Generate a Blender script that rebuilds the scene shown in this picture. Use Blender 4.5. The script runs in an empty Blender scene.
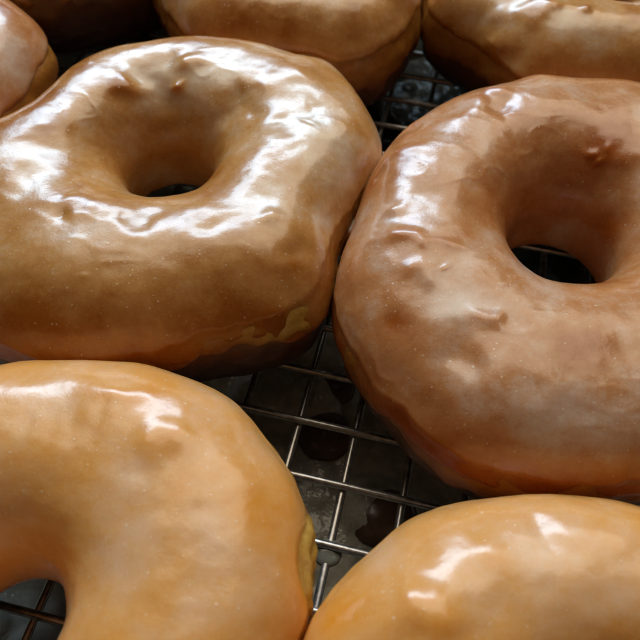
import bpy, math, random
import numpy as np
from mathutils import Vector, Matrix, noise

random.seed(7)
S = 0.127                      # camera height over the rack, metres
sc = bpy.context.scene
col = sc.collection

# ---------------------------------------------------------------- helpers
def link(name, me, mat=None, parent=None, loc=None):
    o = bpy.data.objects.new(name, me)
    col.objects.link(o)
    if mat: me.materials.append(mat)
    if parent: o.parent = parent
    if loc is not None: o.location = loc
    return o

def empty(name, loc):
    o = bpy.data.objects.new(name, None)
    o.empty_display_size = 0.01
    col.objects.link(o); o.location = loc
    return o

def tag(o, label=None, cat=None, group=None, kind=None):
    if label: o['label'] = label
    if cat: o['category'] = cat
    if group: o['group'] = group
    if kind: o['kind'] = kind

def grid_mesh(name, P, wrap_u=True, wrap_v=False, attr=None):
    """P: (nu, nv, 3) array -> smooth quad mesh"""
    nu, nv = P.shape[:2]
    iu = np.arange(nu if wrap_u else nu-1); iv = np.arange(nv if wrap_v else nv-1)
    U, V = np.meshgrid(iu, iv, indexing='ij')
    U2 = (U+1) % nu; V2 = (V+1) % nv
    F = np.stack([U*nv+V, U2*nv+V, U2*nv+V2, U*nv+V2], -1).reshape(-1, 4)
    me = bpy.data.meshes.new(name)
    me.from_pydata(P.reshape(-1, 3).tolist(), [], F.tolist())
    me.polygons.foreach_set('use_smooth', [True]*len(F))
    if attr is not None:
        for k, arr in attr.items():
            a = me.attributes.new(k, 'FLOAT', 'POINT')
            a.data.foreach_set('value', np.ascontiguousarray(arr.reshape(-1), dtype=np.float32))
    me.update()
    return me

def vnoise(P, scale, off):
    q = P.reshape(-1, 3)*scale + np.array(off)
    n = noise.noise
    return np.array([n(v) for v in q.tolist()]).reshape(P.shape[:-1])

# ---------------------------------------------------------------- node helpers
def new_mat(name):
    m = bpy.data.materials.new(name); m.use_nodes = True
    nt = m.node_tree
    return m, nt, nt.nodes['Principled BSDF']

def N(nt, typ, **kw):
    n = nt.nodes.new(typ)
    for k, v in kw.items():
        if k in n.inputs.keys() if isinstance(k, str) else False: n.inputs[k].default_value = v
        else: setattr(n, k, v)
    return n

def noise_node(nt, co, scale, detail=3, rough=.55):
    n = nt.nodes.new('ShaderNodeTexNoise')
    n.inputs['Scale'].default_value = scale; n.inputs['Detail'].default_value = detail
    n.inputs['Roughness'].default_value = rough
    nt.links.new(co, n.inputs['Vector'])
    return n.outputs['Fac']

def ramp(nt, fac, stops, mode='LINEAR'):
    r = nt.nodes.new('ShaderNodeValToRGB')
    r.color_ramp.interpolation = mode
    e = r.color_ramp.elements
    while len(e) < len(stops): e.new(.5)
    for el, (p, c) in zip(e, stops):
        el.position = p; el.color = (*c, 1) if len(c) == 3 else c
    nt.links.new(fac, r.inputs[0])
    return r.outputs[0]

def math_node(nt, op, a, b=None, c=None, clamp=False):
    n = nt.nodes.new('ShaderNodeMath'); n.operation = op; n.use_clamp = clamp
    for i, v in enumerate((a, b, c)):
        if v is None: continue
        if isinstance(v, (int, float)): n.inputs[i].default_value = v
        else: nt.links.new(v, n.inputs[i])
    return n.outputs[0]

def mix_rgb(nt, fac, a, b, mode='MIX'):
    n = nt.nodes.new('ShaderNodeMix'); n.data_type = 'RGBA'; n.blend_type = mode
    for s, v in ((0, fac), (6, a), (7, b)):
        if isinstance(v, (int, float)): n.inputs[s].default_value = v
        elif isinstance(v, tuple): n.inputs[s].default_value = (*v, 1)
        else: nt.links.new(v, n.inputs[s])
    return n.outputs[2]

def bump_node(nt, h, strength, dist, prev=None):
    b = nt.nodes.new('ShaderNodeBump')
    b.inputs['Strength'].default_value = strength; b.inputs['Distance'].default_value = dist
    nt.links.new(h, b.inputs['Height'])
    if prev: nt.links.new(prev, b.inputs['Normal'])
    return b.outputs[0]

# ---------------------------------------------------------------- materials
def glaze_material(name, thin, mid, thick, off):
    m, nt, p = new_mat(name)
    L = nt.links.new
    tc = nt.nodes.new('ShaderNodeTexCoord')
    mp = nt.nodes.new('ShaderNodeMapping'); mp.inputs['Location'].default_value = (off, off*.7, off*.3)
    L(tc.outputs['Object'], mp.inputs[0]); co = mp.outputs[0]
    at = nt.nodes.new('ShaderNodeAttribute'); at.attribute_name = 'thickness'
    n1 = noise_node(nt, co, 190, 4, .6)
    n2 = noise_node(nt, co, 900, 3, .6)
    f = math_node(nt, 'MULTIPLY_ADD', math_node(nt, 'SUBTRACT', n1, .5), .7, at.outputs['Fac'])
    f = math_node(nt, 'MULTIPLY_ADD', math_node(nt, 'SUBTRACT', n2, .5), .30, f, clamp=True)
    f = math_node(nt, 'MULTIPLY_ADD', math_node(nt, 'SUBTRACT', noise_node(nt, co, 3200, 2), .5), .22, f, clamp=True)
    c = ramp(nt, f, [(0.05, thin), (.5, mid), (.95, thick)])
    # sugar grains and tiny bubbles caught in the glaze
    vo = nt.nodes.new('ShaderNodeTexVoronoi'); vo.inputs['Scale'].default_value = 820
    vo.inputs['Randomness'].default_value = 1
    L(co, vo.inputs['Vector'])
    sep = nt.nodes.new('ShaderNodeSeparateColor'); L(vo.outputs['Color'], sep.inputs[0])
    sz = math_node(nt, 'MULTIPLY_ADD', math_node(nt, 'POWER', sep.outputs[1], 1.6), .15, .09)
    dot = math_node(nt, 'SUBTRACT', 1.0, math_node(nt, 'DIVIDE', vo.outputs['Distance'], sz), clamp=True)
    clump = math_node(nt, 'GREATER_THAN', math_node(nt, 'MULTIPLY_ADD', noise_node(nt, co, 120, 2), 1.1, sep.outputs[0]), SPECK)
    dot = math_node(nt, 'MULTIPLY', dot, clump)
    v2 = nt.nodes.new('ShaderNodeTexVoronoi'); v2.inputs['Scale'].default_value = 1700
    L(co, v2.inputs['Vector'])
    d2 = math_node(nt, 'SUBTRACT', 1.0, math_node(nt, 'DIVIDE', v2.outputs['Distance'], .2), clamp=True)
    d2 = math_node(nt, 'MULTIPLY', d2, math_node(nt, 'GREATER_THAN', noise_node(nt, co, 260, 3), .53))
    dot = math_node(nt, 'MAXIMUM', dot, math_node(nt, 'MULTIPLY', d2, .7))
    c = mix_rgb(nt, math_node(nt, 'MULTIPLY', dot, .6), c, (.90, .78, .62))
    L(c, p.inputs['Base Color'])
    rg = math_node(nt, 'MULTIPLY_ADD', noise_node(nt, co, 300, 3), .24, .17)
    L(rg, p.inputs['Roughness'])
    p.inputs['IOR'].default_value = 1.5
    p.inputs['Subsurface Weight'].default_value = SSS
    p.inputs['Subsurface Radius'].default_value = (1.0, .42, .16)
    p.inputs['Subsurface Scale'].default_value = .0045
    b = bump_node(nt, noise_node(nt, co, 230, 2, .5), .12, .0011)
    b = bump_node(nt, noise_node(nt, co, 2600, 2, .5), .13, .00016, b)
    b = bump_node(nt, noise_node(nt, co, 620, 4, .5), .10, .0004, b)
    b = bump_node(nt, dot, .3, .00015, b)
    L(b, p.inputs['Normal'])
    p.inputs['Specular IOR Level'].default_value = .36
    p.inputs['Coat Weight'].default_value = .6; p.inputs['Coat Roughness'].default_value = .17
    L(bump_node(nt, noise_node(nt, co, 420, 4, .6), .13, .0006), p.inputs['Coat Normal'])
    return m

def dough_material(name, off):
    m, nt, p = new_mat(name)
    L = nt.links.new
    tc = nt.nodes.new('ShaderNodeTexCoord')
    mp = nt.nodes.new('ShaderNodeMapping'); mp.inputs['Location'].default_value = (off, off*.5, 0)
    L(tc.outputs['Object'], mp.inputs[0]); co = mp.outputs[0]
    at = nt.nodes.new('ShaderNodeAttribute'); at.attribute_name = 'crust'
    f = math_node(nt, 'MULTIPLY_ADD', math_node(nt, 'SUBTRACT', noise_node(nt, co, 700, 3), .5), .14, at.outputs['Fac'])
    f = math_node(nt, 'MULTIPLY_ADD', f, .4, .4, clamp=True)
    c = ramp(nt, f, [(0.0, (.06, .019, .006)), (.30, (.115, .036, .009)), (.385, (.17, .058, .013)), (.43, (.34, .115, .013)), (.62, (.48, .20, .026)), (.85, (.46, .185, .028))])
    ab = nt.nodes.new('ShaderNodeAttribute'); ab.attribute_name = 'bare'
    c = mix_rgb(nt, math_node(nt, 'MULTIPLY', ab.outputs['Fac'], .9, clamp=True), c, (.66, .44, .09))
    mot = noise_node(nt, co, 600, 4, .65)
    c = mix_rgb(nt, .3, c, ramp(nt, mot, [(.3, (.35, .3, .25)), (.7, (1., 1., 1.))]), 'MULTIPLY')
    L(c, p.inputs['Base Color'])
    p.inputs['Roughness'].default_value = .42
    p.inputs['Coat Weight'].default_value = .6; p.inputs['Coat Roughness'].default_value = .2
    p.inputs['Subsurface Weight'].default_value = .25
    p.inputs['Subsurface Radius'].default_value = (1, .45, .15)
    p.inputs['Subsurface Scale'].default_value = .004
    b = bump_node(nt, noise_node(nt, co, 900, 5, .65), .5, .0006)
    b = bump_node(nt, noise_node(nt, co, 4000, 2), .3, .0002, b)
    L(b, p.inputs['Normal'])
    return m

def metal_material():
    m, nt, p = new_mat('chromed_wire')
    tc = nt.nodes.new('ShaderNodeTexCoord'); co = tc.outputs['Object']
    st = noise_node(nt, co, 700, 4, .6)
    c = ramp(nt, st, [(.30, (.30, .28, .26)), (.70, (.60, .58, .56))])
    nt.links.new(c, p.inputs['Base Color'])
    p.inputs['Metallic'].default_value = .9
    nt.links.new(math_node(nt, 'MULTIPLY_ADD', st, .25, .22), p.inputs['Roughness'])
    nt.links.new(bump_node(nt, noise_node(nt, co, 900, 3), .15, .0002), p.inputs['Normal'])
    return m

def wet_material(name, c0, c1, rough, scale=180, sss=0.0, spec=.5, bmp=.4):
    m, nt, p = new_mat(name)
    tc = nt.nodes.new('ShaderNodeTexCoord'); co = tc.outputs['Object']
    c = ramp(nt, noise_node(nt, co, scale, 4, .6), [(.35, c0), (.65, c1)])
    nt.links.new(c, p.inputs['Base Color'])
    p.inputs['Roughness'].default_value = rough
    p.inputs['Specular IOR Level'].default_value = spec
    p.inputs['Subsurface Weight'].default_value = sss
    p.inputs['Subsurface Radius'].default_value = (1, .7, .5); p.inputs['Subsurface Scale'].default_value = .002
    nt.links.new(bump_node(nt, noise_node(nt, co, 320, 3), bmp, .0008), p.inputs['Normal'])
    return m

SPECK = .88
SSS = .65
M_glaze = {
    'tan':  glaze_material('tan_sugar_glaze', (.37, .118, .008), (.57, .28, .084), (.70, .515, .355), 0.0),
    'gold': glaze_material('golden_sugar_glaze', (.72, .28, .014), (.78, .40, .13), (.82, .53, .33), 1.3),  # golden, also lightened in place of stronger light on the front doughnuts
    'rosy': glaze_material('rosy_sugar_glaze', (.37, .09, .006), (.54, .24, .088), (.69, .50, .38), 2.1),
}
M_dough = dough_material('fried_dough', 0.4)
M_metal = metal_material()
M_crumb = wet_material('golden_crumb', (.48, .17, .012), (.60, .27, .03), .22, 900, sss=.5)
M_puddle = wet_material('pooled_glaze', (.33, .32, .26), (.64, .62, .52), .17, spec=.3)
M_brown = wet_material('brown_reflection_glaze', (.10, .055, .032), (.18, .11, .07), .2, bmp=.12, spec=.3)  # brown reflection of the doughnuts painted into the drops' colour
M_grey = wet_material('clouded_glaze', (.15, .15, .125), (.24, .24, .20), .15, sss=.3, bmp=.1)
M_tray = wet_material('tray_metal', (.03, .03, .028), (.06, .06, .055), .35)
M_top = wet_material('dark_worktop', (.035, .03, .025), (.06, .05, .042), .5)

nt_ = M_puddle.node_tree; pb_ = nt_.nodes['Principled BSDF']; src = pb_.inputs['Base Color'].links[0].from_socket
at_ = nt_.nodes.new('ShaderNodeAttribute'); at_.attribute_name = 'shade_mask'
nt_.links.new(mix_rgb(nt_, at_.outputs['Fac'], (.03, .028, .02), src), pb_.inputs['Base Color'])  # shade painted into the film: far part darker and less shiny
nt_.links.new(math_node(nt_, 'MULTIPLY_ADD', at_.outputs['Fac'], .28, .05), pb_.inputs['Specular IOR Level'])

# ---------------------------------------------------------------- doughnuts
SHAPE = {'A': [-0.2632, 0.8454, 0.3554, 0.128, -0.0019, 0.033, 0.076, -0.0319, 0.1085, -0.0599, -0.0125, -0.033, 0.0309, -0.0288, 0.0042, 0.015, 0.0267, -0.0046, 0.0115, 0.0075, 0.0073], 'B': [0.3805, 0.741, 0.3803, 0.1297, -0.0017, 0.0093, 0.088, -0.0789, 0.0908, -0.0085, -0.0015, 0.002, -0.008, 0.023, -0.0023, 0.0033, 0.0123, -0.0102, -0.0029, -0.0155, -0.0015], 'C': [-0.3372, 0.1603, 0.3494, 0.1295, 0.0012, 0.0025, 0.064, 0.0152, 0.0145, -0.026, 0.0175, -0.0128, -0.0007, -0.0045, 0.0035, -0.0051, 0.0033, -0.0014, 0.0021, 0.0007, 0.0073], 'D': [0.3115, 0.0088, 0.3457, 0.1294, 0.0036, 0.0011, 0.0896, 0.0521, 0.0065, 0.0084, 0.0091, -0.0052, 0.0154, -0.0041, 0.0005, -0.0061, 0.0029, -0.0012, -0.0036, -0.006, -0.0056], 'H': [-0.1086, 1.5559, 0.3542, 0.1295, 0.0003, -0.0007, 0.0906, -0.0932, -0.0274, -0.0229, 0.0393, -0.0034, 0.0074, 0.0, 0.0128, 0.0077, -0.0023, -0.0038, -0.0051, -0.0055, -0.0013], 'I': [0.5631, 1.4724, 0.357, 0.1288, -0.0028, -0.001, 0.0918, -0.016, -0.023, -0.0019, 0.0134, 0.0122, -0.0054, -0.0146, -0.0066, 0.0075, 0.0149, 0.0011, -0.0146, -0.0047, 0.0104], 'F': [-0.8978, 1.1601, 0.353, 0.1292, 0.0006, -0.0031, 0.0864, -0.0198, -0.0741, 0.0134, -0.0274, 0.0178, -0.0044, 0.0133, 0.0039, 0.0089, 0.0069, 0.0047, 0.0087, 0.0018, 0.0094], 'G': [-0.635, 1.7, 0.365, 0.128, -0.0001, -0.0004, 0.08, -0.0029, 0.0038, 0.0029, 0.0016, 0.0015, -0.0023, -0.0018, -0.0016, -0.0016, 0.0012, 0.0007, 0.0016, 0.0014, -0.0002]}
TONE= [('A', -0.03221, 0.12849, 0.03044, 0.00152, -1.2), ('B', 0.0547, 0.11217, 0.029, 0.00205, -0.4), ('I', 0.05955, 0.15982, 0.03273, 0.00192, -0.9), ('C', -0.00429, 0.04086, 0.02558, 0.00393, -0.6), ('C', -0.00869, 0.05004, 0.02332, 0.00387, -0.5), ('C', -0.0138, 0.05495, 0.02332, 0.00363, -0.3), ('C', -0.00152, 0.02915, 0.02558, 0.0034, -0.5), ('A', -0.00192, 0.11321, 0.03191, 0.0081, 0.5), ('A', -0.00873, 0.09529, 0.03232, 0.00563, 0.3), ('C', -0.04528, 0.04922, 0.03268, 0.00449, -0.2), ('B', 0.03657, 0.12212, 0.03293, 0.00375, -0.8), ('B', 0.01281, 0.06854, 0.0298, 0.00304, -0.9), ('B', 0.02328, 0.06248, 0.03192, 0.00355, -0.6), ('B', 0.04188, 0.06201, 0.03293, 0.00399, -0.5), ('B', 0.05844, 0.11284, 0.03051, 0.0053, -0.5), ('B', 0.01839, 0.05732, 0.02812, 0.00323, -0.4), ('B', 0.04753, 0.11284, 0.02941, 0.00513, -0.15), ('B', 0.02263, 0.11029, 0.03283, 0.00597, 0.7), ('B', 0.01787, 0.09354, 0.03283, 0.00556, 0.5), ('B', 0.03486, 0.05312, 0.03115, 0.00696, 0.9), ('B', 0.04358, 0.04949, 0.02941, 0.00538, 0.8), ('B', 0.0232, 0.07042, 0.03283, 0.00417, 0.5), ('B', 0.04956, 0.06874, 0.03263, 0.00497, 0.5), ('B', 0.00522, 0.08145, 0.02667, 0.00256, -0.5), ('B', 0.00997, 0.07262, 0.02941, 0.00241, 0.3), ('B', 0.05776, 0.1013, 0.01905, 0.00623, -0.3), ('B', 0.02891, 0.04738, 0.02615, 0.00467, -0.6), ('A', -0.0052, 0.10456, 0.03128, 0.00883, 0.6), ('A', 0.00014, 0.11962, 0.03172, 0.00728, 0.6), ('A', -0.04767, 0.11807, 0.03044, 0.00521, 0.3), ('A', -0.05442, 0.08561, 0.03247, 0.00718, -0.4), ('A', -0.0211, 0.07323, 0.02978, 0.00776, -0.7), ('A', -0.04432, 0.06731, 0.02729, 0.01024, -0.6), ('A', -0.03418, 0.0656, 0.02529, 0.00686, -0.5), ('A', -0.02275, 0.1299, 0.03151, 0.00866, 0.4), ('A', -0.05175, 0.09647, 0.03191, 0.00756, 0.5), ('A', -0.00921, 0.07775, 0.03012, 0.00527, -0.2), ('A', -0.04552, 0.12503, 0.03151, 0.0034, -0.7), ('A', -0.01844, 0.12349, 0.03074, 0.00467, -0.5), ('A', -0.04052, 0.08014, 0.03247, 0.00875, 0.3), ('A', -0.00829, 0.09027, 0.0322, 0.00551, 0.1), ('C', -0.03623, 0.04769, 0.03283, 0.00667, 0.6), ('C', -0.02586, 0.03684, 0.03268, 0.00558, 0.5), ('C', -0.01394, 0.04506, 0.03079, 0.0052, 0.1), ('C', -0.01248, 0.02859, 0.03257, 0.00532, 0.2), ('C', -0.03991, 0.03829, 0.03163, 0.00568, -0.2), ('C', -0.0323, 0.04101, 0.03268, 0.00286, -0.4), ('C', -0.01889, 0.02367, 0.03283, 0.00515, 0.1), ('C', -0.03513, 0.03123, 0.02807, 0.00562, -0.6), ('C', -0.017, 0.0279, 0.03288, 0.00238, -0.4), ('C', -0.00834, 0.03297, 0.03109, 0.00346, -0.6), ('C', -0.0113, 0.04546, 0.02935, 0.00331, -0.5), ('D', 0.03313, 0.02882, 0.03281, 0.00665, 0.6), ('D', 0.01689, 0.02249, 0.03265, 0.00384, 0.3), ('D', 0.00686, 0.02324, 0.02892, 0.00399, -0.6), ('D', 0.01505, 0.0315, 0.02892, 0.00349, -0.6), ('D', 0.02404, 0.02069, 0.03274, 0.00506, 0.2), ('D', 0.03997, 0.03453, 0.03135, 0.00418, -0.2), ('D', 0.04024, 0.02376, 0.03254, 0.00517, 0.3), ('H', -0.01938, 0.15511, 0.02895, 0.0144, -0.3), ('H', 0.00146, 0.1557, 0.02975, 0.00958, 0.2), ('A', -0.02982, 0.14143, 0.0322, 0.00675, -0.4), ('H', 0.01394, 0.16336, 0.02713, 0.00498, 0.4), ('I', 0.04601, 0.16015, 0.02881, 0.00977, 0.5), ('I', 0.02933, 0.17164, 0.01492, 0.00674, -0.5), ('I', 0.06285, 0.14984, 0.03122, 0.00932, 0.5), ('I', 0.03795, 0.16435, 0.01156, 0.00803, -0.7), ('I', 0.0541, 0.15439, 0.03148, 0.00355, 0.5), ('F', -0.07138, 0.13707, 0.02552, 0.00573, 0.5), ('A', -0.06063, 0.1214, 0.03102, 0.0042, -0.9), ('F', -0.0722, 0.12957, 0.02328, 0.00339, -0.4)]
BUMP= [('I', 0.04376, 0.15671, 0.02203, 0.00599, 1.3), ('I', 0.03627, 0.16582, 0.01956, 0.00415, -0.6), ('A', -0.03933, 0.13078, 0.03207, 0.00563, -1.1), ('A', -0.044, 0.1258, 0.03128, 0.00384, 0.7), ('A', -0.03104, 0.134, 0.03232, 0.00307, 0.6), ('A', -0.03558, 0.12568, 0.02862, 0.00433, -0.6), ('A', -0.04734, 0.08677, 0.03247, 0.00253, -0.6), ('A', -0.03303, 0.08889, 0.03191, 0.00402, -0.5), ('D', 0.01484, 0.02133, 0.03254, 0.00572, 1.3), ('D', 0.02383, 0.03294, 0.03107, 0.0036, -0.6), ('A', -0.00883, 0.11496, 0.03247, 0.00325, -0.5), ('A', -0.0154, 0.12542, 0.03191, 0.00382, 0.5), ('B', 0.01694, 0.07719, 0.03263, 0.00241, 0.5), ('B', 0.01327, 0.09321, 0.03169, 0.00261, 0.5), ('B', 0.01808, 0.11833, 0.02941, 0.00252, -0.5), ('B', 0.03657, 0.12212, 0.03293, 0.00334, -0.9), ('A', -0.03221, 0.12849, 0.03044, 0.0013, 1.3), ('B', 0.05415, 0.11303, 0.02941, 0.00123, 0.8), ('B', 0.05544, 0.11113, 0.02857, 0.00102, 0.7), ('B', 0.05712, 0.11303, 0.03017, 0.00082, 0.6), ('I', 0.05955, 0.15982, 0.03273, 0.00168, 1.0), ('A', -0.03864, 0.12436, 0.0282, 0.00648, -0.5), ('B', 0.01281, 0.06854, 0.0298, 0.00371, -0.5), ('B', 0.02333, 0.06134, 0.03169, 0.00402, -0.5), ('B', 0.02786, 0.06811, 0.03293, 0.00231, 0.5), ('B', 0.03486, 0.05312, 0.03115, 0.00618, 0.5), ('B', 0.05789, 0.1116, 0.0298, 0.00407, 0.5), ('A', -0.01834, 0.12212, 0.03044, 0.0055, -0.9), ('A', -0.05374, 0.11057, 0.03128, 0.00442, 0.5), ('A', -0.04416, 0.09118, 0.03172, 0.00555, 0.5), ('A', -0.05515, 0.09525, 0.0324, 0.00375, -0.6), ('A', -0.03522, 0.08631, 0.03232, 0.00252, -0.5), ('A', -0.02024, 0.08546, 0.03252, 0.00323, -0.5), ('C', -0.03086, 0.05071, 0.03227, 0.00454, 0.45), ('C', -0.02252, 0.04336, 0.03277, 0.00376, 0.5), ('A', -0.04105, 0.0729, 0.03102, 0.00085, 0.25), ('A', -0.05338, 0.13237, 0.03172, 0.00109, 0.3), ('D', 0.03145, 0.03306, 0.03184, 0.00412, -0.5), ('A', -0.00201, 0.11887, 0.0322, 0.00414, -0.4), ('A', -0.00685, 0.13181, 0.03232, 0.00434, 0.5), ('B', 0.01689, 0.0838, 0.03283, 0.00391, 0.6), ('B', 0.01485, 0.10993, 0.03017, 0.00505, 0.6), ('B', 0.01776, 0.09617, 0.03274, 0.00375, -0.5), ('B', 0.03646, 0.12779, 0.03214, 0.00257, 0.5), ('B', 0.02768, 0.12228, 0.03214, 0.00294, -0.6), ('B', 0.04564, 0.13198, 0.03214, 0.00305, -0.5), ('A', -0.01017, 0.08917, 0.0324, 0.00255, 0.5), ('A', 0.00176, 0.10451, 0.0242, 0.00511, 0.4), ('A', -0.00399, 0.083, 0.02978, 0.00451, -0.6), ('A', -0.00893, 0.07203, 0.02581, 0.00352, 0.5), ('I', 0.0462, 0.15891, 0.02838, 0.00609, 0.8), ('I', 0.03827, 0.16499, 0.02263, 0.00383, -0.6), ('I', 0.05133, 0.15983, 0.03193, 0.00337, 0.6), ('A', -0.04124, 0.07362, 0.03128, 0.00068, 0.35), ('A', -0.04792, 0.09245, 0.03191, 0.00149, -0.3)]
RIDGE= [('B', 0.00809, 0.08576, 0.02941, 0.01856, 0.0853, 0.03293, 0.00092, 0.5), ('B', 0.00888, 0.08772, 0.0298, 0.01762, 0.08642, 0.03289, 0.00074, 0.3), ('B', 0.01867, 0.08419, 0.03293, 0.02628, 0.08247, 0.03249, 0.00089, 0.3), ('A', -0.00141, 0.09222, 0.02729, 0.00372, 0.10727, 0.0242, 0.00076, 0.35), ('A', 0.00372, 0.10727, 0.0242, 0.00944, 0.11743, 0.02306, 0.00083, 0.35), ('B', 0.00835, 0.10266, 0.02452, 0.01287, 0.10824, 0.029, 0.00071, 0.4), ('B', 0.00992, 0.10274, 0.02717, 0.01242, 0.10664, 0.029, 0.0006, -0.3), ('I', 0.04218, 0.16326, 0.02649, 0.05798, 0.15952, 0.03271, 0.00125, 0.7), ('I', 0.03618, 0.16618, 0.0208, 0.04616, 0.15984, 0.02881, 0.00103, 0.4), ('A', -0.00168, 0.11381, 0.03191, -0.00561, 0.11578, 0.0325, 0.0003, -0.2), ('F', -0.07079, 0.13286, 0.02209, -0.06841, 0.15253, 0.01705, 0.00115, -0.4), ('B', 0.01451, 0.11701, 0.02667, 0.02179, 0.12322, 0.02941, 0.00106, 0.4), ('B', 0.02001, 0.07699, 0.03289, 0.02275, 0.07943, 0.03293, 0.00026, 0.25)]
CRUMB= []
CAM = [[0.9991882616819517, 0.03301819982768217, 0.02307847909067572], [-0.04028421175844834, 0.8189659484343805, 0.5724263774390345], [0.0, -0.5728914153529574, 0.8196312745466008]]
HANG = (.0030, .0388, -.0022)
WORLD = .022
EXPO = .6
LAMPS = [('window_light', -23, 35, .9, .27, .25, 2.05, (.54, .78, 1.0)),
         ('window_light', -1, 37, .9, .26, .25, 1.9, (.54, .78, 1.0)),
         ('overhead_fill', 5, 55, 1.1, 1.1, .8, 5.6, (1.0, .86, .66))]  # last one is an added warm fill from above, no real fixture

NPHI = 420
phi = np.linspace(0, 2*np.pi, NPHI, endpoint=False)

def outer_radius(p, ph):
    R = np.ones_like(ph)
    a = p[7:]
    for k in range(2, 2+len(a)//2):
        R = R + a[2*(k-2)]*np.cos(k*ph) + a[2*(k-2)+1]*np.sin(k*ph)
    return R*p[2]

# where two doughnuts press on each other both outlines give way
PH = np.linspace(0, 2*np.pi, 1440, endpoint=False)
BULGE = {'A': [(9, 12, .022), (-11, 14, .036)], 'H': [(-38, 45, .026)], 'I': [(218, 48, .034)]}
TABLE = {}
for k, p in SHAPE.items():
    R = outer_radius(p, PH)
    for az, w, am in BULGE.get(k, []):
        dd = (np.degrees(PH)-az+180) % 360-180
        R = R + am*np.exp(-(dd/w)**2)
    TABLE[k] = R
RAW = {k: v.copy() for k, v in TABLE.items()}
for a in SHAPE:
    ca = np.array(SHAPE[a][:2]); push = np.zeros_like(PH)
    d = np.stack([np.cos(PH), np.sin(PH)], -1)
    o = ca + RAW[a][:, None]*d
    for b in SHAPE:
        if a == b or b == 'G': continue
        share = 1.0 if a == 'G' else .5
        q = o - np.array(SHAPE[b][:2]); dist = np.hypot(q[:, 0], q[:, 1]); th = np.arctan2(q[:, 1], q[:, 0])
        over = np.interp(th, PH, RAW[b], period=2*np.pi) - dist - (.04 if a+b in ('AB', 'BA') else .05 if a == 'G' else .006)
        cosn = np.clip(-(q*d).sum(-1)/np.maximum(dist, 1e-6), .35, 1)
        push = np.maximum(push, np.maximum(over, 0)*share/cosn)
    ker = np.exp(-(np.arange(-24, 25)/10.0)**2); ker /= ker.sum()
    push = np.convolve(np.concatenate([push[-24:], push, push[:24]]), ker, 'valid')
    TABLE[a] = RAW[a] - push

def shell(key, tt, ph):
    """points of the bare doughnut form in metres, local to its centre; tt is (nphi, nt)"""
    p = SHAPE[key]
    cx, cy, R0, b, hx, hy, ri = p[:7]
    d = np.stack([np.cos(ph), np.sin(ph)], -1)
    out = np.interp(ph, PH, TABLE[key], period=2*np.pi)[:, None]*d
    inn = np.array([hx, hy]) + ri*d
    mid_, hv = (inn+out)/2, (out-inn)/2
    c, s = np.cos(tt), np.sin(tt)
    C = np.sign(c)*np.abs(c)**.85
    low = np.where(c < 0, .5, .75) if key in 'AB' else .75
    Z = np.sign(s)*np.abs(s)**np.where(s < 0, low, 1.0)
    xy = mid_[:, None, :] + hv[:, None, :]*C[..., None]
    z = b + b*Z
    return np.concatenate([xy, z[..., None]], -1)*S

def normals(P):
    du = np.roll(P, -1, 0) - np.roll(P, 1, 0)
    dv = np.gradient(P, axis=1)
    n = np.cross(du, dv)
    return n/np.maximum(np.linalg.norm(n, axis=-1, keepdims=True), 1e-12)

def sculpt(key, P, origin):
    """height offset (m) and colour tone for points of the glaze"""
    W = P + origin
    seed = sum(ord(ch) for ch in key)*3.1
    h = .00065*vnoise(W, 75, (seed, 0, 0)) + .00019*vnoise(W, 160, (0, seed, 3)) + .00006*vnoise(W, 420, (5, 0, seed))
    tone = .50 + .42*vnoise(W, 62, (9, seed, 1)) + .22*vnoise(W, 150, (seed, 4, 2))
    wr = 1-np.abs(vnoise(W*np.array([1, 1.6, 1]), 130, (seed, 7, 7)))*2.2
    h += (.00004 if key in 'CD' else .00009)*np.clip(wr, 0, 1)**4*np.clip(vnoise(W, 60, (3, 8, seed))*2.5-.25, 0, 1)
    Q = W + .0024*np.stack([vnoise(W, 190, (1, seed, 9)), vnoise(W, 190, (31, 5, seed)), 0*h], -1)
    for (k, x, y, z, r, a) in BUMP:
        if k != key: continue
        d2 = ((Q-np.array([x, y, z]))**2).sum(-1)/(r*r)
        h += a*(.0014 if a > 0 or r > .004 else .0008)*np.exp(-d2*1.2)*min(1.0, r/.003)
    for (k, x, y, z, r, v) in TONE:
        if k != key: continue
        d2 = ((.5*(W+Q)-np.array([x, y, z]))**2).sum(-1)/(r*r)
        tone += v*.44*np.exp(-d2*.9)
    for (k, x1, y1, z1, x2, y2, z2, w, a) in RIDGE:
        if k != key: continue
        A = np.array([x1, y1, z1]); B = np.array([x2, y2, z2]); AB = B-A
        tt_ = (((W-A)@AB)/(AB@AB)).clip(0, 1)
        wob = .0006*np.sin(tt_*9+seed)
        d2 = ((W-A-tt_[..., None]*AB)**2).sum(-1)
        w_ = w*(.6+.7*np.sin(np.pi*tt_))
        h += a*.0011*np.exp(-d2/(w_*w_)+0*wob)*np.sin(np.pi*(tt_*.9+.05))
    tone = .5 + (tone-.5)*{'C': .68, 'D': .68, 'B': .82}.get(key, 1.0)
    tone -= 170*h
    return h, tone

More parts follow.
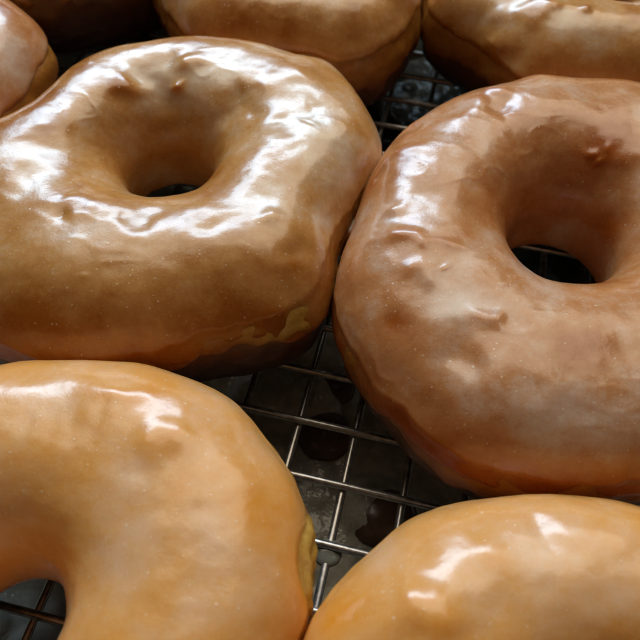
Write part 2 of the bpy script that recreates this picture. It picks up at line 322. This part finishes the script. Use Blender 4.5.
EDGE = {   # (azimuth deg, half width deg, change of the glaze edge in deg of the tube)
    'A': [(-64, 9, 17), (-50, 7, 4)],
    'C': [(13, 8, 32)],
    'H': [(-60, 30, 8)],
    'G': [(-90, 80, 28)],  # edge raised to show the flank darkened as painted shade
}
def edge_angle(key, ph, base, low=True):
    seed = sum(ord(c) for c in key)
    e = np.array([11*noise.noise((math.cos(a)*1.6+seed, math.sin(a)*1.6, base)) + 7*noise.noise((math.cos(a)*5, math.sin(a)*5+seed, base))
                  + (3.5 if base > 0 else 0)*noise.noise((math.cos(a)*14, math.sin(a)*14+seed, base)) for a in ph])
    if base > 0:
        e = e*.7 + 19 if (not low or key in 'HIFG') else e*.8 + 1
    else:
        e = e*.3 - 26
    if base > 0:
        for az, hw, de in (EDGE if low else {}).get(key, []):
            dd = (np.degrees(ph)-az+180) % 360-180
            e = e + de*np.exp(-(dd/hw)**4)
    return np.radians(e)

ROOTS = {}
def make_doughnut(key, label, glaze):
    p = SHAPE[key]
    origin = np.array([p[0]*S, p[1]*S, 0.0])
    root = ROOTS[key] = empty('glazed_doughnut', origin.tolist())
    tag(root, label, 'doughnut', 'glazed doughnuts cooling on the rack')
    # dough: the whole closed ring
    nt_ = 200
    tt = np.broadcast_to(np.linspace(0, 2*np.pi, nt_, endpoint=False), (NPHI, nt_))
    P = shell(key, tt, phi)
    n = normals(P)
    if (n[:, nt_//4, 2].mean()) < 0: n = -n
    W = P + origin
    hh = .0004*vnoise(W, 75, (1, 2, 3)) + .0005*vnoise(W, 260, (4, 2, 8))
    az = lambda c, w: np.exp(-(((np.degrees(phi)-c+180) % 360-180)/w)**4)[:, None]
    bare = az(13, 9)*np.exp(-((tt-.28)/.32)**2) if key == 'C' else np.zeros_like(hh)
    # crust: the thin first coat ends in a ragged line; under it the fried base is dark
    crust = P[..., 2] - .0145 + .0035*vnoise(W, 95, (2, 6, 1)) + .0014*vnoise(W, 420, (2, 1, 1)) - .0095*az(13, 12)*bare
    if key == 'A': bare = .8*az(-53, 9)*np.exp(-((tt-.42)/.2)**4)
    if key == 'G': crust = crust - .007  # dark crust reaches higher: shadow on this flank painted into the colour
    if key == 'A': crust = crust - .0055*az(-62, 22)
    coat = np.clip(crust/.0008+.5, 0, 1)
    lipped = np.clip(np.cos(tt)*3+.6, 0, 1)*.00045*coat*np.exp(-np.clip(crust, 0, 1)/.004) + .0002*coat
    P = P + n*(hh + lipped - .0008 - .0019*np.clip(np.sin(tt-.45)*1.8, 0, 1)*(1-bare) + (bare if key == 'C' else 0*bare)*(.0009+.0008*vnoise(W, 700, (3, 3, 3))))[..., None]
    P[..., 2] = np.maximum(P[..., 2], 0.0)
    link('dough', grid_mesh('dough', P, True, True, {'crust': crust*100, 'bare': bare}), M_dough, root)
    # glaze: poured over the top, rounded lip at its ragged lower edge
    ng = 230
    to = edge_angle(key, phi, 1.0); ti = np.pi - edge_angle(key, phi, -3.0)
    u = np.linspace(0, 1, ng)
    tt = to[:, None] + (ti-to)[:, None]*u[None, :]
    P = shell(key, tt, phi)
    n = normals(P)
    if (n[:, ng//2, 2].mean()) < 0: n = -n
    h, tone = sculpt(key, P, origin)
    seg = np.linalg.norm(np.diff(P, axis=1), axis=-1)
    s1 = np.concatenate([np.zeros((NPHI, 1)), np.cumsum(seg, 1)], 1); s2 = s1[:, -1:]-s1
    de = np.minimum(s1, s2); x = (de/.0026).clip(0, 1)
    lip = np.sqrt(1-(1-x)**2)
    bead = .00028*np.exp(-((de-.0014)/.0011)**2)
    fade = (de/.004).clip(0, 1)
    th = -.0008 + .0009*lip + .3*bead + h*(.25+.75*fade)
    tone = tone - .15*np.exp(-de/.0025)
    # lower on the side only the thin first coat is left
    up = edge_angle(key, phi, 1.0, False)
    if key == 'A': up = up + np.radians(14)*np.exp(-(((np.degrees(phi)+50+180) % 360-180)/25)**4)
    sd = (tt-up[:, None])*.0165
    step = 1/(1+np.exp(-sd/.0004))
    tone = tone - .34*(1-1/(1+np.exp(-(sd-.0004)/.0009)))
    th = th + .00030*(step-1) + .00010*np.exp(-((sd-.0009)/.0008)**2)
    P = P + n*th[..., None]
    link('glaze', grid_mesh('glaze', P, True, False, {'thickness': tone}), M_glaze[glaze], root)
    return root

make_doughnut('A', 'beige glazed ring doughnut with broken white glare all round its hole', 'tan')
make_doughnut('B', 'large rosy brown glazed doughnut cut by the right edge, its hole fully dark', 'rosy')
make_doughnut('C', 'golden glazed doughnut at lower left with bare yellow dough on its right side', 'gold')
make_doughnut('D', 'golden glazed doughnut at lower right, only its rear arc with one big glare showing', 'gold')
make_doughnut('H', 'blurred glazed doughnut at the top middle with a clean glaze edge over golden dough', 'tan')
make_doughnut('I', 'blurred glazed doughnut in the top right corner with creased glare on its crest', 'tan')
make_doughnut('F', 'glazed doughnut at the left edge of the picture, only its right rim showing', 'rosy')
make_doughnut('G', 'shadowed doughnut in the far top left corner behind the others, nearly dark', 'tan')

def crumb(key, x, y, z, r, mat):
    root = ROOTS[key]; n_, m_ = 22, 12; out = []
    for i in range(n_):
        a = 2*math.pi*i/n_; row = []
        for j in range(m_+1):
            t = math.pi*j/m_
            d = Vector((math.sin(t)*math.cos(a), math.sin(t)*math.sin(a), .8*math.cos(t)))
            d *= r*(1+.3*noise.noise(d*1.5/r*.5+Vector((x*3000, y*3000, 0)))); d.z *= .7
            row.append(tuple(d))
        out.append(row)
    o = link('crumb', grid_mesh('crumb', np.array(out), True, False), mat, root)
    o.location = Vector((x, y, z)) - root.location
for c in CRUMB: crumb(*c[:5], M_crumb)

# glaze that ran together where the two big doughnuts touch
SEAM = np.array([(.105, 1.005, .105), (.094, .955, .13), (.080, .905, .143), (.066, .855, .147), (.052, .81, .145), (.040, .772, .135), (.033, .748, .112)])*S
u_ = np.linspace(0, 6, 60); seam = np.stack([np.interp(u_, range(7), SEAM[:, k]) for k in range(3)], -1) - np.array(ROOTS['A'].location)
ring = np.linspace(0, 2*np.pi, 20, endpoint=False); tg = np.gradient(seam, axis=0); tg /= np.linalg.norm(tg, axis=1, keepdims=True)
sd_ = np.cross(tg, (0, 0, 1)); sd_ /= np.linalg.norm(sd_, axis=1, keepdims=True); up_ = np.cross(sd_, tg)
rad = .0017*np.sqrt(np.sin(np.linspace(.02, np.pi-.02, 60)))[:, None, None]*(1+.25*np.sin(u_*4.1))[:, None, None]
G_ = seam[:, None, :] + rad*(1.5*np.cos(ring)[None, :, None]*sd_[:, None, :] + .8*np.sin(ring)[None, :, None]*up_[:, None, :])
link('glaze_bridge', grid_mesh('glaze_bridge', G_, False, True, {'thickness': np.full(G_.shape[:2], .18)}), M_glaze['rosy'], ROOTS['A'])

# ---------------------------------------------------------------- cooling rack
yaw, cell, ox, oy = -0.19770024933471064, 0.0913219*S, -0.12654848*S, 0.58569637*S
cyw, syw = math.cos(yaw), math.sin(yaw)
def rackpt(u, v, z=0.0):      # u counts wires to the right, v towards the viewer
    x = u*cell+ox; y = -v*cell+oy
    return Vector((cyw*x-syw*y, syw*x+cyw*y, z))
def tube(path, r, nseg=10, closed=False):
    pts = [Vector(q) for q in path]; out = []
    for i, q in enumerate(pts):
        a = pts[i-1] if (i > 0 or closed) else q; b = pts[(i+1) % len(pts)] if (i < len(pts)-1 or closed) else q
        t = (b-a).normalized(); s = t.cross(Vector((0, 0, 1)))
        if s.length < 1e-4: s = Vector((1, 0, 0))
        s.normalize(); w = s.cross(t)
        out.append([tuple(q + (s*math.cos(2*math.pi*k/nseg) + w*math.sin(2*math.pi*k/nseg))*r) for k in range(nseg)])
    return np.array(out)
U0, U1, V0, V1 = -17, 15, -21, 12
RW = .00078
root = empty('cooling_rack', rackpt(0, 0).to_tuple())
tag(root, 'wire cooling rack of square mesh under all the doughnuts', 'rack')
o0 = rackpt(0, 0)
def wire(name, a, b, r, amp):
    n = 60; L = (b-a); ph = random.random()*6
    pts = [a + L*(i/n) - o0 + Vector((0, 0, amp*math.sin(ph+i*.7))) for i in range(n+1)]
    link(name, grid_mesh(name, tube(pts, r), False, True), M_metal, root)
for v in range(V0, V1+1):
    wire('cross_wire', rackpt(U0, v, -RW-.0001), rackpt(U1, v, -RW-.0001), RW, .00006)
for u in range(U0, U1+1):
    wire('long_wire', rackpt(u, V0, -3*RW+.0001), rackpt(u, V1, -3*RW+.0001), RW, .00006)
rim = [rackpt(U0, V0, -2*RW)-o0, rackpt(U1, V0, -2*RW)-o0, rackpt(U1, V1, -2*RW)-o0, rackpt(U0, V1, -2*RW)-o0]
pr = []
for i in range(4):
    a, b = rim[i], rim[(i+1) % 4]
    pr += [a.lerp(b, t) for t in (.02, .1, .3, .5, .7, .9, .98)]
link('rim_wire', grid_mesh('rim_wire', tube(pr, .0017, 12, True), True, True), M_metal, root)
TZ = -.0185                                                   # top of the tray
for (u, v) in ((U0+1, V0+1), (U1-1, V0+1), (U1-1, V1-1), (U0+1, V1-1)):
    a = rackpt(u-.6, v, -.003)-o0; b = rackpt(u+.6, v, -.003)-o0
    d = Vector((0, 0, TZ+.003+.0018))
    link('foot', grid_mesh('foot', tube([a, a+d*.8, a.lerp(b, .2)+d, a.lerp(b, .8)+d, b+d*.8, b], .0014, 10), False, True), M_metal, root)

# ---------------------------------------------------------------- tray, pooled glaze and drops
def rounded_rect(w, h, r, n=8):
    pts = []
    for cx, cy, a0 in ((w-r, h-r, 0), (-w+r, h-r, 90), (-w+r, -h+r, 180), (w-r, -h+r, 270)):
        for k in range(n+1):
            a = math.radians(a0+90*k/n); pts.append((cx+r*math.cos(a), cy+r*math.sin(a)))
    return pts
tc_ = rackpt((U0+U1)/2, (V0+V1)/2)
tw, thh = (U1-U0)*cell/2+.012, (V1-V0)*cell/2+.012
rings = []
for (g, z) in ((-.002, TZ-.0012), (0.004, TZ+.012), (.012, TZ+.0125), (.012, TZ+.0115), (.005, TZ+.011), (0, TZ-.002)):
    rings.append([(x, y, z) for x, y in rounded_rect(tw+g, thh+g, .02)])
Pt = np.array(rings).transpose(1, 0, 2)
me = grid_mesh('sheet_pan', Pt, True, False)
import bmesh
bm = bmesh.new(); bm.from_mesh(me); bm.verts.ensure_lookup_table()
nv = Pt.shape[1]
bm.faces.new([bm.verts[i*nv] for i in range(Pt.shape[0])])
bm.faces.new([bm.verts[i*nv+nv-1] for i in reversed(range(Pt.shape[0]))])
bm.normal_update(); bm.to_mesh(me); bm.free()
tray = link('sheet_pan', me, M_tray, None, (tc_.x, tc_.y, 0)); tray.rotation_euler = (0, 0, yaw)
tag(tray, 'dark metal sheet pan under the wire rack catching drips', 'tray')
# pooled drips: one lumpy film
nx, ny = 260, 260
xs = np.linspace(-.13, .12, nx); ys = np.linspace(-.03, .24, ny)
X, Y = np.meshgrid(xs, ys, indexing='ij')
Z = np.full_like(X, .0005)
rnd = random.Random(11)
blob = np.zeros_like(X)
for k in range(420):
    bx, by, br = rnd.uniform(-.13, .12), rnd.uniform(-.03, .24), rnd.choice([.002, .003, .004, .005, .007])
    d2 = ((X-bx)**2+(Y-by)**2)/(br*br)
    blob = np.maximum(blob, br*.42*np.sqrt(np.maximum(1-d2, 0)))
Z = TZ + Z + blob
Pp = np.stack([X, Y, Z], -1)
Pp[..., 2] += .0006*vnoise(Pp, 90, (0, 0, 4)) + .0003*vnoise(Pp, 300, (7, 0, 4))
shade_mask = np.clip((.125-Y+.03*vnoise(Pp, 30, (1, 1, 1)))/.03, 0, 1)  # fades to painted shade towards the far gap
pud = link('pooled_glaze', grid_mesh('pooled_glaze', Pp, False, False, {'shade_mask': shade_mask}), M_puddle)
tag(pud, 'dark wet film of dripped glaze pooled on the pan', 'glaze', kind='stuff')

def drop(x, y, z, r, hgt, mat, label, flip=False):
    n, m_ = 40, 16
    out = []
    for i in range(n):
        a = 2*math.pi*i/n; row = []
        for j in range(m_+1):
            t = math.pi*j/m_
            rr = r*math.sin(t)*(1+.07*noise.noise((math.cos(a)*1.5+x*900, math.sin(a)*1.5, z)))
            zz = hgt*math.cos(t)
            row.append((rr*math.cos(a), rr*math.sin(a), zz))
        out.append(row)
    o = link('glaze_drop', grid_mesh('glaze_drop', np.array(out), True, False), mat, None, (x, y, z))
    tag(o, label, 'glaze drop', 'drops of glaze under the rack')
    return o
drop(.0022, .0694, TZ+.0008, .0062, .0032, M_brown, 'round glaze drop with a painted brown reflection on the pan in the middle of the rack gap')
drop(.0150, .0515, TZ+.0008, .0072, .0030, M_brown, 'wide glaze drop with a painted brown reflection on the pan nearest the lower right doughnut')
drop(.0046, .0815, TZ+.0008, .0042, .0022, M_brown, 'small glaze drop with a painted brown reflection on the pan beside the large right doughnut')
drop(*HANG, .0027, .0012, M_grey, 'cloudy grey glaze drop clinging below a crossing of rack wires beside the bare dough patch')

# worktop far below
w = .6
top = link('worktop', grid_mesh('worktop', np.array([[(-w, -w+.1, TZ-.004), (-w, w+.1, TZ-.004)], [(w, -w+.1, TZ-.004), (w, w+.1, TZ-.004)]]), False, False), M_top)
tag(top, kind='structure')

# ---------------------------------------------------------------- light, world, camera
wd = bpy.data.worlds.new('World'); sc.world = wd; wd.use_nodes = True
bg = wd.node_tree.nodes['Background']
bg.inputs[0].default_value = (1.0, .86, .70, 1); bg.inputs[1].default_value = WORLD

def area(name, az, el, dist, sx, sy, power, colr):
    a, e = math.radians(az), math.radians(el)
    d = Vector((math.sin(a)*math.cos(e), math.cos(a)*math.cos(e), math.sin(e)))
    l = bpy.data.lights.new(name, 'AREA'); l.shape = 'RECTANGLE'; l.size = sx; l.size_y = sy
    l.energy = power; l.color = colr
    o = bpy.data.objects.new(name, l); col.objects.link(o)
    o.location = Vector((0, .09, .02)) + d*dist
    o.rotation_euler = d.to_track_quat('Z', 'Y').to_euler()
    return o
for a in LAMPS: area(*a)

cam = bpy.data.cameras.new('camera'); co_ = bpy.data.objects.new('camera', cam); col.objects.link(co_)
r2, u2, bk = CAM
co_.matrix_world = Matrix(((r2[0], u2[0], bk[0], 0), (r2[1], u2[1], bk[1], 0), (r2[2], u2[2], bk[2], S), (0, 0, 0, 1)))
cam.sensor_width = 36; cam.lens = 705/640*36
cam.clip_start = .002; cam.clip_end = 20
cam.dof.use_dof = True; cam.dof.focus_distance = S*1.0; cam.dof.aperture_fstop = 30
sc.camera = co_
sc.view_settings.view_transform = 'Standard'; sc.view_settings.look = 'None'
sc.view_settings.exposure = EXPO; sc.view_settings.gamma = 1
sc.cycles.use_denoising = True
sc.cycles.max_bounces = 7; sc.cycles.diffuse_bounces = 4; sc.cycles.glossy_bounces = 3
sc.cycles.use_adaptive_sampling = True; sc.cycles.adaptive_threshold = .015
